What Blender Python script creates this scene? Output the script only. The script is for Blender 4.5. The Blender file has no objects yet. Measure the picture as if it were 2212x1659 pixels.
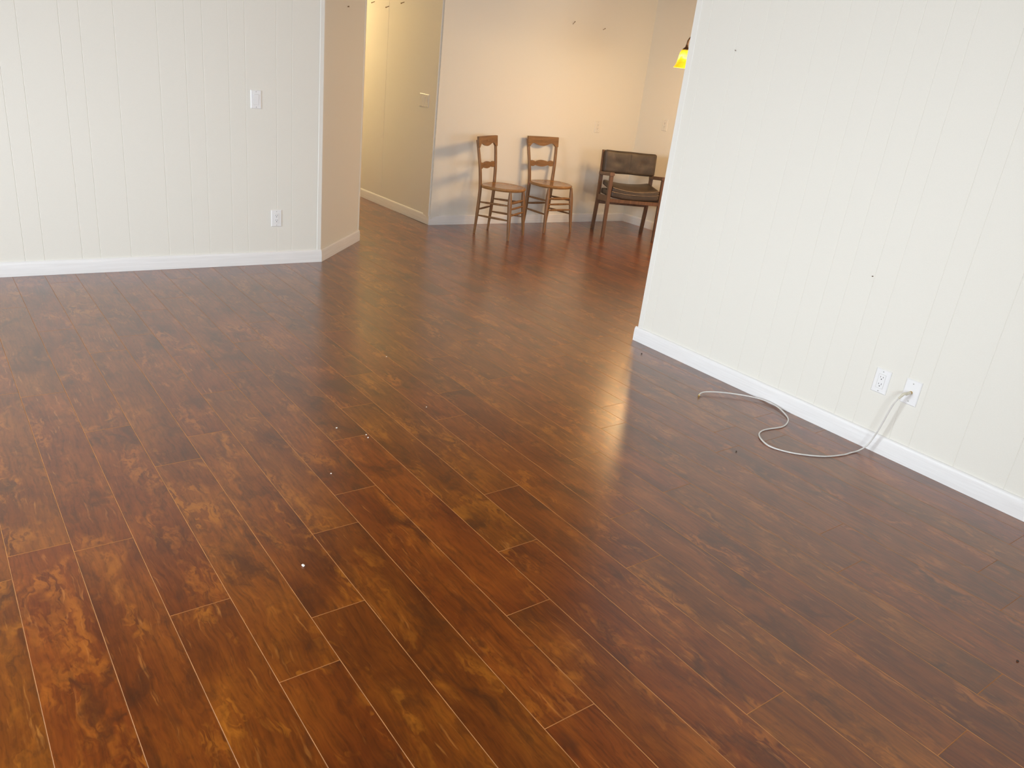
import bpy, bmesh, math, random
from mathutils import Vector, Matrix

random.seed(7)
scene = bpy.context.scene
COL = scene.collection

# ------------------------------------------------------------------ camera
HC = 1.51
F_PX, PITCH, ROLL, HEAD = 1678.91, math.radians(22.22622), math.radians(6.83756), math.radians(38.82721)
fwd = Vector((math.sin(HEAD) * math.cos(PITCH), math.cos(HEAD) * math.cos(PITCH), -math.sin(PITCH)))
rt = Vector((math.cos(HEAD), -math.sin(HEAD), 0))
up = rt.cross(fwd)
cr = math.cos(ROLL) * rt + math.sin(ROLL) * up
cu = -math.sin(ROLL) * rt + math.cos(ROLL) * up
cam_data = bpy.data.cameras.new('camera')
cam = bpy.data.objects.new('camera', cam_data)
COL.objects.link(cam)
cam_data.sensor_width = 36.0
cam_data.lens = F_PX / 2212 * 36.0
cam_data.clip_start = 0.05
M = Matrix((cr, cu, -fwd)).transposed().to_4x4()
M.translation = (0, 0, HC)
cam.matrix_world = M
scene.camera = cam

# ------------------------------------------------------------------ world, daylight, exposure
world = bpy.data.worlds.new('world')
scene.world = world
world.use_nodes = True
bg = world.node_tree.nodes['Background']
bg.inputs[0].default_value = (0.75, 0.87, 1.0, 1)
bg.inputs[1].default_value = 1.0
scene.view_settings.view_transform = 'Standard'
scene.view_settings.look = 'None'
scene.view_settings.gamma = 1.0
scene.view_settings.use_curve_mapping = False
scene.view_settings.exposure = 0.0


def window_light(name, loc, target, w, h, power, col, spread):
    """Daylight entering by a window: an area light just outside its glass."""
    d = bpy.data.lights.new(name, 'AREA')
    d.shape = 'RECTANGLE'
    d.size, d.size_y = w, h
    d.energy = power
    d.color = col
    d.spread = math.radians(spread)
    o = bpy.data.objects.new(name, d)
    COL.objects.link(o)
    o.location = loc
    o.rotation_euler = (Vector(target) - Vector(loc)).to_track_quat('-Z', 'Y').to_euler()
    return o


DAY = (0.825, 0.91, 0.985)
window_light('daylight', (0.0, -1.75, 1.47), (0.9, 3.0, 0.95), 2.2, 1.3, 152, DAY, 140)
window_light('daylight', (-2.55, 3.1, 1.47), (0.3, 2.6, 0.0), 2.2, 1.3, 160, DAY, 130)

window_light('daylight', (4.9, -1.75, 1.47), (4.7, 3.0, 1.10), 1.7, 1.2, 32, DAY, 140)  # fill light of a made-up kitchen window, brightens the angled and back walls

# ------------------------------------------------------------------ node helpers


def new_mat(name):
    m = bpy.data.materials.new(name)
    m.use_nodes = True
    return m, m.node_tree.nodes, m.node_tree.links, m.node_tree.nodes['Principled BSDF']


def ramp(N, stops, interp='LINEAR'):
    r = N.new('ShaderNodeValToRGB')
    r.color_ramp.interpolation = interp
    el = r.color_ramp.elements
    while len(el) < len(stops):
        el.new(0.5)
    for e, (p, c) in zip(el, stops):
        e.position = p
        e.color = (c[0], c[1], c[2], 1) if isinstance(c, (tuple, list)) else (c, c, c, 1)
    return r


def noise(N, L, vec, scale, detail=4, rough=0.55, dist=0.0):
    n = N.new('ShaderNodeTexNoise')
    n.inputs['Scale'].default_value = scale
    n.inputs['Detail'].default_value = detail
    n.inputs['Roughness'].default_value = rough
    n.inputs['Distortion'].default_value = dist
    if vec is not None:
        L.new(vec, n.inputs['Vector'])
    return n


def mapping(N, L, vec, scale, loc=(0, 0, 0)):
    m = N.new('ShaderNodeMapping')
    m.inputs['Scale'].default_value = scale
    m.inputs['Location'].default_value = loc
    L.new(vec, m.inputs['Vector'])
    return m


def mixc(N, L, fac, a, b, blend='MIX'):
    m = N.new('ShaderNodeMix')
    m.data_type = 'RGBA'
    m.blend_type = blend
    for sock, v in ((m.inputs[0], fac), (m.inputs[6], a), (m.inputs[7], b)):
        if hasattr(v, 'is_output'):
            L.new(v, sock)
        elif isinstance(v, (int, float)):
            sock.default_value = v
        else:
            sock.default_value = (v[0], v[1], v[2], 1)
    return m.outputs[2]


def math_n(N, L, op, a, b=None):
    m = N.new('ShaderNodeMath')
    m.operation = op
    for i, v in enumerate((a, b)):
        if v is None:
            continue
        if hasattr(v, 'is_output'):
            L.new(v, m.inputs[i])
        else:
            m.inputs[i].default_value = v
    return m.outputs[0]


def bump(N, L, B, height, strength, dist=0.01):
    b = N.new('ShaderNodeBump')
    b.inputs['Strength'].default_value = strength
    b.inputs['Distance'].default_value = dist
    L.new(height, b.inputs['Height'])
    L.new(b.outputs[0], B.inputs['Normal'])
    return b


# ------------------------------------------------------------------ materials
def mat_plank():
    m, N, L, B = new_mat('laminate_plank')
    tc = N.new('ShaderNodeTexCoord')
    oi = N.new('ShaderNodeObjectInfo')
    wn = N.new('ShaderNodeTexWhiteNoise')
    wn.noise_dimensions = '1D'
    L.new(oi.outputs['Random'], wn.inputs['W'])
    off = N.new('ShaderNodeVectorMath')
    off.operation = 'MULTIPLY_ADD'
    L.new(wn.outputs['Color'], off.inputs[0])
    off.inputs[1].default_value = (17, 31, 11)
    L.new(tc.outputs['Object'], off.inputs[2])
    P = off.outputs[0]

    def warp(src, freq, amp, loc):
        wz = noise(N, L, mapping(N, L, src, freq, loc).outputs[0], 1.0, 3, 0.55)
        wv = N.new('ShaderNodeVectorMath')
        wv.operation = 'MULTIPLY_ADD'
        L.new(wz.outputs['Color'], wv.inputs[0])
        wv.inputs[1].default_value = amp
        L.new(src, wv.inputs[2])
        return wv.outputs[0]
    PW = warp(P, (8, 4.5, 1), (0.05, 0.14, 0), (0, 0, 0))       # gentle run of the grain
    PF = warp(P, (14, 7.0, 1), (0.17, 0.24, 0), (4, 8, 0))      # strong swirl in the figured wood
    # board tone
    tone = noise(N, L, mapping(N, L, P, (6.0, 2.6, 1)).outputs[0], 1.0, 4, 0.62, 0.4)
    c_tone = ramp(N, [(0.28, (0.070, 0.0128, 0.0012)), (0.45, (0.126, 0.0272, 0.0020)), (0.60, (0.172, 0.0425, 0.0030)), (0.76, (0.235, 0.0660, 0.0050))])
    L.new(tone.outputs[0], c_tone.inputs[0])
    # fine streaks along the board, and short dark ticks
    st = noise(N, L, mapping(N, L, PW, (95, 5.0, 1)).outputs[0], 1.0, 4, 0.65, 0.2)
    r_st = ramp(N, [(0.30, 0.66), (0.50, 1.0), (0.72, 1.30)])
    L.new(st.outputs[0], r_st.inputs[0])
    c1 = mixc(N, L, 1.0, c_tone.outputs[0], r_st.outputs[0], 'MULTIPLY')
    tk = noise(N, L, mapping(N, L, PW, (120, 22, 1), (2, 6, 0)).outputs[0], 1.0, 3, 0.6)
    r_tk = ramp(N, [(0.32, 0.6), (0.46, 1.0)])
    L.new(tk.outputs[0], r_tk.inputs[0])
    c1 = mixc(N, L, 0.7, c1, r_tk.outputs[0], 'MULTIPLY')
    # golden figured patches: short curling flames inside a blotchy mask
    mk = noise(N, L, mapping(N, L, P, (8.5, 3.6, 1), (3, 9, 0)).outputs[0], 1.0, 4, 0.6, 0.5)
    r_mk = ramp(N, [(0.53, 0.0), (0.64, 1.0)])
    L.new(mk.outputs[0], r_mk.inputs[0])
    fig = noise(N, L, mapping(N, L, PF, (52, 15.0, 1), (7, 1, 0)).outputs[0], 1.0, 3, 0.55, 0.3)
    r_b = ramp(N, [(0.44, 0.0), (0.54, 0.75), (0.70, 1.0)])
    L.new(fig.outputs[0], r_b.inputs[0])
    gold_f = math_n(N, L, 'MULTIPLY', r_mk.outputs[0], r_b.outputs[0])
    gold_f = math_n(N, L, 'MULTIPLY', gold_f, 0.60)
    c2 = mixc(N, L, gold_f, c1, (0.380, 0.120, 0.0090))
    # light long flecks
    fl = noise(N, L, mapping(N, L, PW, (90, 7.0, 1), (5, 2, 0)).outputs[0], 1.0, 3, 0.55)
    r_fl = ramp(N, [(0.62, 0.0), (0.72, 0.65)])
    L.new(fl.outputs[0], r_fl.inputs[0])
    fm = noise(N, L, mapping(N, L, P, (5, 2.2, 1), (11, 4, 0)).outputs[0], 1.0, 2)
    r_fm = ramp(N, [(0.45, 0.0), (0.60, 1.0)])
    L.new(fm.outputs[0], r_fm.inputs[0])
    c2 = mixc(N, L, math_n(N, L, 'MULTIPLY', r_fl.outputs[0], r_fm.outputs[0]), c2, (0.38, 0.140, 0.028))
    # smoky dark clouds and knots
    kn = noise(N, L, mapping(N, L, PF, (7.5, 4.0, 1), (1, 7, 0)).outputs[0], 1.0, 4, 0.68, 0.4)
    r_kn = ramp(N, [(0.31, 1.0), (0.46, 0.0)])
    L.new(kn.outputs[0], r_kn.inputs[0])
    c3 = mixc(N, L, math_n(N, L, 'MULTIPLY', r_kn.outputs[0], 0.76), c2, (0.044, 0.0110, 0.0028))
    vo = N.new('ShaderNodeTexVoronoi')
    vo.inputs['Scale'].default_value = 1.0
    L.new(mapping(N, L, PF, (6.0, 2.6, 1), (2, 3, 0)).outputs[0], vo.inputs['Vector'])
    r_vo = ramp(N, [(0.03, 0.75), (0.15, 0.0)])
    L.new(vo.outputs['Distance'], r_vo.inputs[0])
    c3 = mixc(N, L, r_vo.outputs[0], c3, (0.046, 0.0125, 0.0035))
    # every board its own lightness and hue
    sep = N.new('ShaderNodeSeparateColor')
    L.new(wn.outputs['Color'], sep.inputs[0])
    hsv = N.new('ShaderNodeHueSaturation')
    mr = N.new('ShaderNodeMapRange')
    L.new(sep.outputs[0], mr.inputs[0])
    mr.inputs[3].default_value, mr.inputs[4].default_value = 0.90, 1.12
    L.new(mr.outputs[0], hsv.inputs['Value'])
    mh = N.new('ShaderNodeMapRange')
    L.new(sep.outputs[1], mh.inputs[0])
    mh.inputs[3].default_value, mh.inputs[4].default_value = 0.494, 0.504
    L.new(mh.outputs[0], hsv.inputs['Hue'])
    L.new(c3, hsv.inputs['Color'])
    L.new(hsv.outputs[0], B.inputs['Base Color'])
    B.inputs['Roughness'].default_value = 0.33
    B.inputs['IOR'].default_value = 1.55
    B.inputs['Specular IOR Level'].default_value = 0.5
    B.inputs['Specular Tint'].default_value = (0.75, 0.38, 0.15, 1)
    B.inputs['Coat Weight'].default_value = 1.0
    B.inputs['Coat Roughness'].default_value = 0.25
    B.inputs['Coat IOR'].default_value = 1.48
    bump(N, L, B, st.outputs[0], 0.05, 0.002)
    return m


def mat_simple(name, col, rough, spec=0.5, metal=0.0, bump_scale=None, bump_s=0.1, var=0.0, coat=0.0):
    m, N, L, B = new_mat(name)
    tc = N.new('ShaderNodeTexCoord')
    n = noise(N, L, tc.outputs['Object'], bump_scale or 30, 2)
    if var:
        a = tuple(c * (1 - var) for c in col)
        b = tuple(min(1, c * (1 + var)) for c in col)
        r = ramp(N, [(0.3, a), (0.7, b)])
        L.new(n.outputs[0], r.inputs[0])
        L.new(r.outputs[0], B.inputs['Base Color'])
    else:
        B.inputs['Base Color'].default_value = (*col, 1)
    B.inputs['Roughness'].default_value = rough
    B.inputs['Specular IOR Level'].default_value = spec
    B.inputs['Metallic'].default_value = metal
    B.inputs['Coat Weight'].default_value = coat
    if bump_scale:
        bump(N, L, B, n.outputs[0], bump_s, 0.002)
    return m


def mat_wood(name, dark, light, rough, axis=2, scale=28):
    m, N, L, B = new_mat(name)
    tc = N.new('ShaderNodeTexCoord')
    s = [scale] * 3
    s[axis] = scale * 0.08
    n = noise(N, L, mapping(N, L, tc.outputs['Object'], s).outputs[0], 1.6, 6, 0.65, 0.6)
    r = ramp(N, [(0.28, dark), (0.72, light)])
    L.new(n.outputs[0], r.inputs[0])
    L.new(r.outputs[0], B.inputs['Base Color'])
    B.inputs['Roughness'].default_value = rough
    bump(N, L, B, n.outputs[0], 0.08, 0.001)
    return m


def mat_baseboard():
    m, N, L, B = new_mat('baseboard_white')
    tc = N.new('ShaderNodeTexCoord')
    n = noise(N, L, mapping(N, L, tc.outputs['Object'], (4, 4, 120)).outputs[0], 1.0, 4)
    r = ramp(N, [(0.3, (0.80, 0.79, 0.78)), (0.7, (0.87, 0.865, 0.86))])
    L.new(n.outputs[0], r.inputs[0])
    L.new(r.outputs[0], B.inputs['Base Color'])
    B.inputs['Roughness'].default_value = 0.42
    bump(N, L, B, n.outputs[0], 0.12, 0.002)
    return m


def mat_shade():
    m, N, L, B = new_mat('amber_glass_lit')
    tc = N.new('ShaderNodeTexCoord')
    sx = N.new('ShaderNodeSeparateXYZ')
    L.new(tc.outputs['Object'], sx.inputs[0])
    mr = N.new('ShaderNodeMapRange')
    L.new(sx.outputs[2], mr.inputs[0])
    mr.inputs[1].default_value, mr.inputs[2].default_value = -0.14, 0.0
    n = noise(N, L, tc.outputs['Object'], 22, 2, 0.5, 1.0)
    h = math_n(N, L, 'ADD', mr.outputs[0], math_n(N, L, 'MULTIPLY', math_n(N, L, 'SUBTRACT', n.outputs[0], 0.5), 0.55))
    r = ramp(N, [(0.0, (1.0, 0.60, 0.012)), (0.22, (1.0, 0.50, 0.008)), (0.45, (1.0, 0.92, 0.03)), (0.62, (1.0, 0.98, 0.38)), (0.82, (1.0, 0.92, 0.06)), (1.0, (1.0, 0.62, 0.015))])
    L.new(h, r.inputs[0])
    L.new(r.outputs[0], B.inputs['Emission Color'])
    B.inputs['Emission Strength'].default_value = 1.15
    B.inputs['Base Color'].default_value = (0.35, 0.16, 0.02, 1)
    B.inputs['Roughness'].default_value = 0.25
    return m


def mat_emit(name, col, s):
    m, N, L, B = new_mat(name)
    B.inputs['Base Color'].default_value = (*col, 1)
    B.inputs['Emission Color'].default_value = (*col, 1)
    B.inputs['Emission Strength'].default_value = s
    return m


def mat_pane():
    m = bpy.data.materials.new('window_glass')
    m.use_nodes = True
    N, L = m.node_tree.nodes, m.node_tree.links
    N.clear()
    o = N.new('ShaderNodeOutputMaterial')
    mx = N.new('ShaderNodeMixShader')
    t = N.new('ShaderNodeBsdfTransparent')
    g = N.new('ShaderNodeBsdfGlossy')
    g.inputs['Roughness'].default_value = 0.02
    mx.inputs[0].default_value = 0.08
    L.new(t.outputs[0], mx.inputs[1])
    L.new(g.outputs[0], mx.inputs[2])
    L.new(mx.outputs[0], o.inputs[0])
    return m


def mat_leather():
    m, N, L, B = new_mat('worn_black_leather')
    tc = N.new('ShaderNodeTexCoord')
    n = noise(N, L, tc.outputs['Object'], 9, 4, 0.6)
    r = ramp(N, [(0.30, (0.042, 0.030, 0.022)), (0.60, (0.075, 0.055, 0.040)), (0.80, (0.125, 0.092, 0.064))])
    L.new(n.outputs[0], r.inputs[0])
    L.new(r.outputs[0], B.inputs['Base Color'])
    B.inputs['Roughness'].default_value = 0.5
    n2 = noise(N, L, tc.outputs['Object'], 160, 3)
    bump(N, L, B, n2.outputs[0], 0.15, 0.001)
    return m


PLANK = mat_plank()
BEVEL = mat_simple('plank_bevel_glint', (0.39, 0.165, 0.052), 0.5, 0.25, var=0.25, bump_scale=14, bump_s=0.02)  # paler than the boards: the highlight along the seams is put into this colour
PAINT = mat_simple('cream_white_paint', (0.81, 0.79, 0.72), 0.55, 0.35, bump_scale=260, bump_s=0.10, var=0.012)
CEIL = mat_simple('ceiling_dark_tan', (0.36, 0.25, 0.13), 0.8, 0.2, bump_scale=160, bump_s=0.2)  # unseen ceiling, coloured dark and warm to weaken its reflection in the floor
BASE = mat_baseboard()
TRIM = mat_simple('trim_paint', (0.825, 0.81, 0.755), 0.45, 0.4, bump_scale=90, bump_s=0.03)
SUB = mat_simple('subfloor', (0.12, 0.06, 0.025), 0.8, bump_scale=20, bump_s=0.1)
PLASTIC = mat_simple('white_plastic', (0.86, 0.86, 0.86), 0.30, 0.5, bump_scale=40, bump_s=0.01)
PLASTIC2 = mat_simple('cream_plastic', (0.80, 0.78, 0.72), 0.35, 0.5, bump_scale=40, bump_s=0.01)
SLOT = mat_simple('socket_slot', (0.03, 0.03, 0.03), 0.6)
SCREW = mat_simple('screw_white', (0.62, 0.61, 0.58), 0.4, var=0.05)
CABLE = mat_simple('cable_white', (0.70, 0.68, 0.65), 0.42, var=0.06, bump_scale=60, bump_s=0.02)
BOOT = mat_simple('cable_boot', (0.66, 0.62, 0.50), 0.40, var=0.05)
BRASS = mat_simple('brass', (0.72, 0.55, 0.25), 0.3, metal=1.0)
BRONZE = mat_simple('bronze', (0.22, 0.13, 0.07), 0.38, metal=0.6, var=0.3, bump_scale=40, bump_s=0.1)
OAK = mat_wood('aged_chair_wood', (0.150, 0.072, 0.027), (0.330, 0.172, 0.070), 0.42)
RAILW = mat_wood('chair_rail_wood', (0.150, 0.072, 0.027), (0.330, 0.172, 0.070), 0.42, axis=0)
SEATW = mat_wood('chair_seat_wood', (0.230, 0.110, 0.036), (0.390, 0.205, 0.075), 0.22, axis=1, scale=20)
WALNUT = mat_wood('walnut_frame', (0.095, 0.046, 0.024), (0.215, 0.110, 0.056), 0.45)
LEATHER = mat_leather()
PIPING = mat_simple('piping_leather', (0.19, 0.138, 0.098), 0.30, var=0.2)
NAIL = mat_simple('rusty_nail', (0.16, 0.09, 0.04), 0.5, metal=0.5, var=0.3)
CRUMB = mat_simple('crumb_white', (0.85, 0.83, 0.76), 0.7, var=0.1)
CRUMBD = mat_simple('crumb_dark', (0.045, 0.028, 0.018), 0.7, var=0.2)
SHADE = mat_shade()
BULB = mat_emit('bulb_glow', (1.0, 0.80, 0.48), 6.0)
PANE = mat_pane()


# ------------------------------------------------------------------ mesh helpers
def finish(name, bm, mat, parent=None, smooth=None, loc=None):
    bmesh.ops.recalc_face_normals(bm, faces=bm.faces)
    me = bpy.data.meshes.new(name)
    bm.to_mesh(me)
    bm.free()
    mats = mat if isinstance(mat, (list, tuple)) else [mat]
    for x in mats:
        me.materials.append(x)
    if smooth is not None:
        me.shade_smooth()
        me.set_sharp_from_angle(angle=math.radians(smooth))
    return link(name, me, parent, loc)


def link(name, me, parent=None, loc=None):
    o = bpy.data.objects.new(name, me)
    COL.objects.link(o)
    if parent is not None:
        o.parent = parent
    if loc is not None:
        o.location = loc
    return o


def tag(o, label=None, cat=None, group=None, kind=None):
    if label:
        o['label'] = label
    if cat:
        o['category'] = cat
    if group:
        o['group'] = group
    if kind:
        o['kind'] = kind
    return o


def thing(name, label, cat, loc, rz=0.0, group=None):
    o = bpy.data.objects.new(name, None)
    COL.objects.link(o)
    o.empty_display_size = 0.05
    o.location = loc
    o.rotation_euler = (0, 0, rz)
    return tag(o, label, cat, group)


def copy_tree(o, parent=None):
    c = o.copy()
    COL.objects.link(c)
    c.parent = parent
    for ch in list(o.children):
        copy_tree(ch, c)
    return c


def add_box(bm, lo, hi, mi=0):
    vs = [bm.verts.new((x, y, z)) for z in (lo[2], hi[2]) for y in (lo[1], hi[1]) for x in (lo[0], hi[0])]
    for q in ((0, 2, 3, 1), (4, 5, 7, 6), (0, 1, 5, 4), (2, 6, 7, 3), (0, 4, 6, 2), (1, 3, 7, 5)):
        bm.faces.new([vs[i] for i in q]).material_index = mi
    return vs


def add_prism(bm, pts, z0, z1):
    n = len(pts)
    a = [bm.verts.new((p[0], p[1], z0)) for p in pts]
    b = [bm.verts.new((p[0], p[1], z1)) for p in pts]
    bm.faces.new(a[::-1])
    bm.faces.new(b)
    for i in range(n):
        bm.faces.new((a[i], a[(i + 1) % n], b[(i + 1) % n], b[i]))


def add_profile(bm, pts, fn, d0, d1):
    """2-D outline pts (a,b) extruded between d0 and d1; fn(a,b,d)->xyz"""
    n = len(pts)
    A = [bm.verts.new(fn(a, b, d0)) for a, b in pts]
    Bv = [bm.verts.new(fn(a, b, d1)) for a, b in pts]
    bm.faces.new(A[::-1])
    bm.faces.new(Bv)
    for i in range(n):
        bm.faces.new((A[i], A[(i + 1) % n], Bv[(i + 1) % n], Bv[i]))


def add_tube(bm, pts, radii, seg=10, flat=1.0, caps=True, ref=None):
    pts = [Vector(p) for p in pts]
    if not isinstance(radii, (list, tuple)):
        radii = [radii] * len(pts)
    rings = []
    prev = None
    for i, p in enumerate(pts):
        t = (pts[min(i + 1, len(pts) - 1)] - pts[max(i - 1, 0)]).normalized()
        if prev is None:
            r0 = Vector(ref) if ref else (Vector((1, 0, 0)) if abs(t.x) < 0.9 else Vector((0, 1, 0)))
        else:
            r0 = prev
        a = (r0 - t * r0.dot(t)).normalized()
        prev = a
        b = t.cross(a)
        rings.append([bm.verts.new(p + radii[i] * (math.cos(k * 2 * math.pi / seg) * a + flat * math.sin(k * 2 * math.pi / seg) * b)) for k in range(seg)])
    for r, s in zip(rings, rings[1:]):
        for k in range(seg):
            bm.faces.new((r[k], r[(k + 1) % seg], s[(k + 1) % seg], s[k]))
    if caps:
        bm.faces.new(rings[0][::-1])
        bm.faces.new(rings[-1])


def add_lathe(bm, prof, seg=24, close=False, at=(0, 0, 0)):
    rings = []
    for r, z in prof:
        if r < 1e-6:
            rings.append([bm.verts.new((at[0], at[1], at[2] + z))])
        else:
            rings.append([bm.verts.new((at[0] + r * math.cos(k * 2 * math.pi / seg), at[1] + r * math.sin(k * 2 * math.pi / seg), at[2] + z)) for k in range(seg)])
    for a, b in zip(rings, rings[1:]):
        for k in range(seg):
            k2 = (k + 1) % seg
            if len(a) == 1 and len(b) == 1:
                continue
            if len(a) == 1:
                bm.faces.new((a[0], b[k2], b[k]))
            elif len(b) == 1:
                bm.faces.new((a[k], a[k2], b[0]))
            else:
                bm.faces.new((a[k], a[k2], b[k2], b[k]))


def add_rbox(bm, sx, sy, sz, r, n=10, fn=None, c=(0, 0, 0)):
    """rounded box with gridded faces; fn deforms each point"""
    cache = {}

    def pt(p):
        q = [p[i] * (sx, sy, sz)[i] for i in range(3)]
        inner = [max(-s + r, min(s - r, v)) for s, v in zip((sx, sy, sz), q)]
        d = Vector([a - b for a, b in zip(q, inner)])
        v = Vector(inner) + (d.normalized() * r if d.length > 1e-9 else d)
        if fn:
            v = Vector(fn(v.x / sx, v.y / sy, v.z / sz, v))
        return v + Vector(c)

    def vert(i, j, k):
        key = (i, j, k)
        if key not in cache:
            g = [math.sin((2 * t / n - 1) * math.pi / 2) * 0.35 + (2 * t / n - 1) * 0.65 for t in key]
            cache[key] = bm.verts.new(pt(g))
        return cache[key]
    for a in range(n):
        for b in range(n):
            for s in (0, n):
                for f in ([(a, b, s), (a + 1, b, s), (a + 1, b + 1, s), (a, b + 1, s)],
                          [(a, s, b), (a + 1, s, b), (a + 1, s, b + 1), (a, s, b + 1)],
                          [(s, a, b), (s, a + 1, b), (s, a + 1, b + 1), (s, a, b + 1)]):
                    bm.faces.new([vert(*q) for q in f])


def add_bar(bm, p0, p1, w, d, ref=(0, 1, 0), bev=0.003, w1=None, d1=None):
    """rectangular bar from p0 to p1, chamfered along its length"""
    p0, p1 = Vector(p0), Vector(p1)
    t = (p1 - p0).normalized()
    r = Vector(ref)
    b = (r - t * r.dot(t)).normalized()
    a = b.cross(t)
    rings = []
    for p, ww, dd in ((p0, w, d), (p1, w1 or w, d1 or d)):
        hw, hd = ww / 2, dd / 2
        o = [(-hw + bev, -hd), (hw - bev, -hd), (hw, -hd + bev), (hw, hd - bev), (hw - bev, hd), (-hw + bev, hd), (-hw, hd - bev), (-hw, -hd + bev)]
        rings.append([bm.verts.new(p + a * x + b * y) for x, y in o])
    for k in range(8):
        bm.faces.new((rings[0][k], rings[0][(k + 1) % 8], rings[1][(k + 1) % 8], rings[1][k]))
    bm.faces.new(rings[0][::-1])
    bm.faces.new(rings[1])


def spline(pts, n=8):
    """Catmull-Rom through pts"""
    P = [Vector(p) for p in pts]
    P = [2 * P[0] - P[1]] + P + [2 * P[-1] - P[-2]]
    out = []
    for i in range(1, len(P) - 2):
        for k in range(n):
            t = k / n
            a, b, c, d = P[i - 1:i + 3]
            out.append(0.5 * ((2 * b) + (c - a) * t + (2 * a - 5 * b + 4 * c - d) * t * t + (3 * b - a - 3 * c + d) * t ** 3))
    out.append(P[-2])
    return out


# ------------------------------------------------------------------ the setting
ZC = 2.44          # ceiling
YN, XO = -1.45, -2.25   # inner faces of the near wall and of the outer side wall
YH = 9.2           # end of the hall
TB = 0.014         # baseboard thickness: floor lines were taken on the baseboards' feet


def frame(p0, p1, side):
    """wall frame: origin p0 on the floor, u along, n towards the room"""
    p0, p1 = Vector((*p0, 0)), Vector((*p1, 0))
    u = (p1 - p0).normalized()
    n = Vector((-u.y, u.x, 0)) * side
    return p0, u, n


def wpt(fr, u, w, z):
    return fr[0] + fr[1] * u + fr[2] * w + Vector((0, 0, z))


def wbox(bm, fr, u0, u1, w0, w1, z0, z1):
    P = [wpt(fr, u, w, 0) for u, w in ((u0, w0), (u1, w0), (u1, w1), (u0, w1))]
    add_prism(bm, P, z0, z1)


L_FR = frame((-2.3, 5.432), (2.353, 5.342), -1)
A_FR = frame((2.353, 5.342), (2.951, 5.933), -1)
H_FR = frame((3.905, 6.417), (3.8605, 9.25), 1)
B_FR = frame((3.905, 6.417), (6.436, 6.357), -1)
D_FR = frame((6.436, 6.357), (6.446, YN), -1)
R_FR = frame((3.486, 3.184), (3.488, YN), -1)
L_LEN, A_LEN, H_LEN, B_LEN, D_LEN, R_LEN = 4.654, 0.8407, 2.833, 2.5317, 7.807, 4.634
TP = 0.006         # thickness of the wall boards


def struct(o, label, cat='wall'):
    return tag(o, label, cat, kind='structure')


# floor: subfloor slab + planks laid along Y
PW, PL, X0 = 0.16655, 1.235, 0.2303
row_off = {1: 1.873, 2: 1.493, 3: 1.684, 4: 2.07, 5: 1.03, 6: 1.423, 7: 1.701, 8: 0.795, 9: 1.426, 10: 0.446, 11: 2.105, 14: 2.466, 0: 2.30, -1: 1.12, 12: 1.73, 13: 1.05}
bm = bmesh.new()
add_box(bm, (XO - 0.1, YN - 0.1, -0.06), (6.55, YH + 0.1, -0.010))
floor = struct(finish('floor', bm, SUB), 'glossy reddish brown wood laminate floor running through the rooms', 'floor')

plank_cache = {}


def plank_mesh(length, width=PW):
    key = (round(length, 4), round(width, 4))
    if key in plank_cache:
        return plank_cache[key]
    g, c, ch = 0.0001, 0.0011, 0.0008
    bm = bmesh.new()
    hx, hy = width / 2 - g, length / 2 - g
    o = [bm.verts.new((sx * hx, sy * hy, -0.010)) for sx, sy in ((-1, -1), (1, -1), (1, 1), (-1, 1))]
    m = [bm.verts.new((sx * hx, sy * hy, -ch)) for sx, sy in ((-1, -1), (1, -1), (1, 1), (-1, 1))]
    t = [bm.verts.new((sx * (hx - c), sy * (hy - c), 0)) for sx, sy in ((-1, -1), (1, -1), (1, 1), (-1, 1))]
    bm.faces.new(t)
    for i in range(4):
        j = (i + 1) % 4
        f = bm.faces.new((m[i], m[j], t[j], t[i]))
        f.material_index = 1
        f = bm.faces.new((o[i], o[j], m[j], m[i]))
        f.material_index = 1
    bmesh.ops.recalc_face_normals(bm, faces=bm.faces)
    me = bpy.data.meshes.new('plank')
    bm.to_mesh(me)
    bm.free()
    me.materials.append(PLANK)
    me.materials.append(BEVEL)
    plank_cache[key] = me
    return me


def in_view(x, y, z=0.0, mx=1.02):
    d = Vector((x, y, z - HC))
    f = d.dot(fwd)
    if f < 0.05:
        return False
    return abs(F_PX * d.dot(cr) / f) < 1106 * mx and abs(F_PX * d.dot(cu) / f) < 829.5 * mx


n_vis = 0
hidden = []
rng = random.Random(11)
for k in range(math.floor((XO - X0) / PW), math.ceil((6.45 - X0) / PW)):
    xa, xb = X0 + k * PW, X0 + (k + 1) * PW
    xm = (xa + xb) / 2
    ymax = 5.46 if xm < 2.30 else (YH if xm < 3.93 else 6.44)
    base = row_off.get(k, rng.uniform(0, PL))
    y = base - PL * math.ceil((base - YN) / PL)
    while y < ymax:
        ya, yb = max(y, YN - 0.02), min(y + PL, ymax)
        y += PL
        if yb - ya < 0.02:
            continue
        pts = [(xx, ya + (yb - ya) * t / 6) for xx in (xa, xm, xb) for t in range(7)]
        # seen = inside the frame and not behind the partition or the left-hand wall
        vis = False
        for (px, py) in pts:
            if not in_view(px, py):
                continue
            if px > 3.49 and px * 3.184 > py * 3.486 + 0.05:
                continue
            if py > 5.40 and px < 2.30:
                continue
            vis = True
        me = plank_mesh(yb - ya)
        if vis:
            o = link('plank', me, floor, (xm, (ya + yb) / 2, 0))
            n_vis += 1
        else:
            hidden.append((xm, (ya + yb) / 2, yb - ya))
bm = bmesh.new()
for (xm, ym, ln) in hidden:
    b2 = bmesh.new()
    b2.from_mesh(plank_mesh(ln))
    for v in b2.verts:
        v.co += Vector((xm, ym, 0))
    tmp = bpy.data.meshes.new('t')
    b2.to_mesh(tmp)
    b2.free()
    bm.from_mesh(tmp)
    bpy.data.meshes.remove(tmp)
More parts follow.
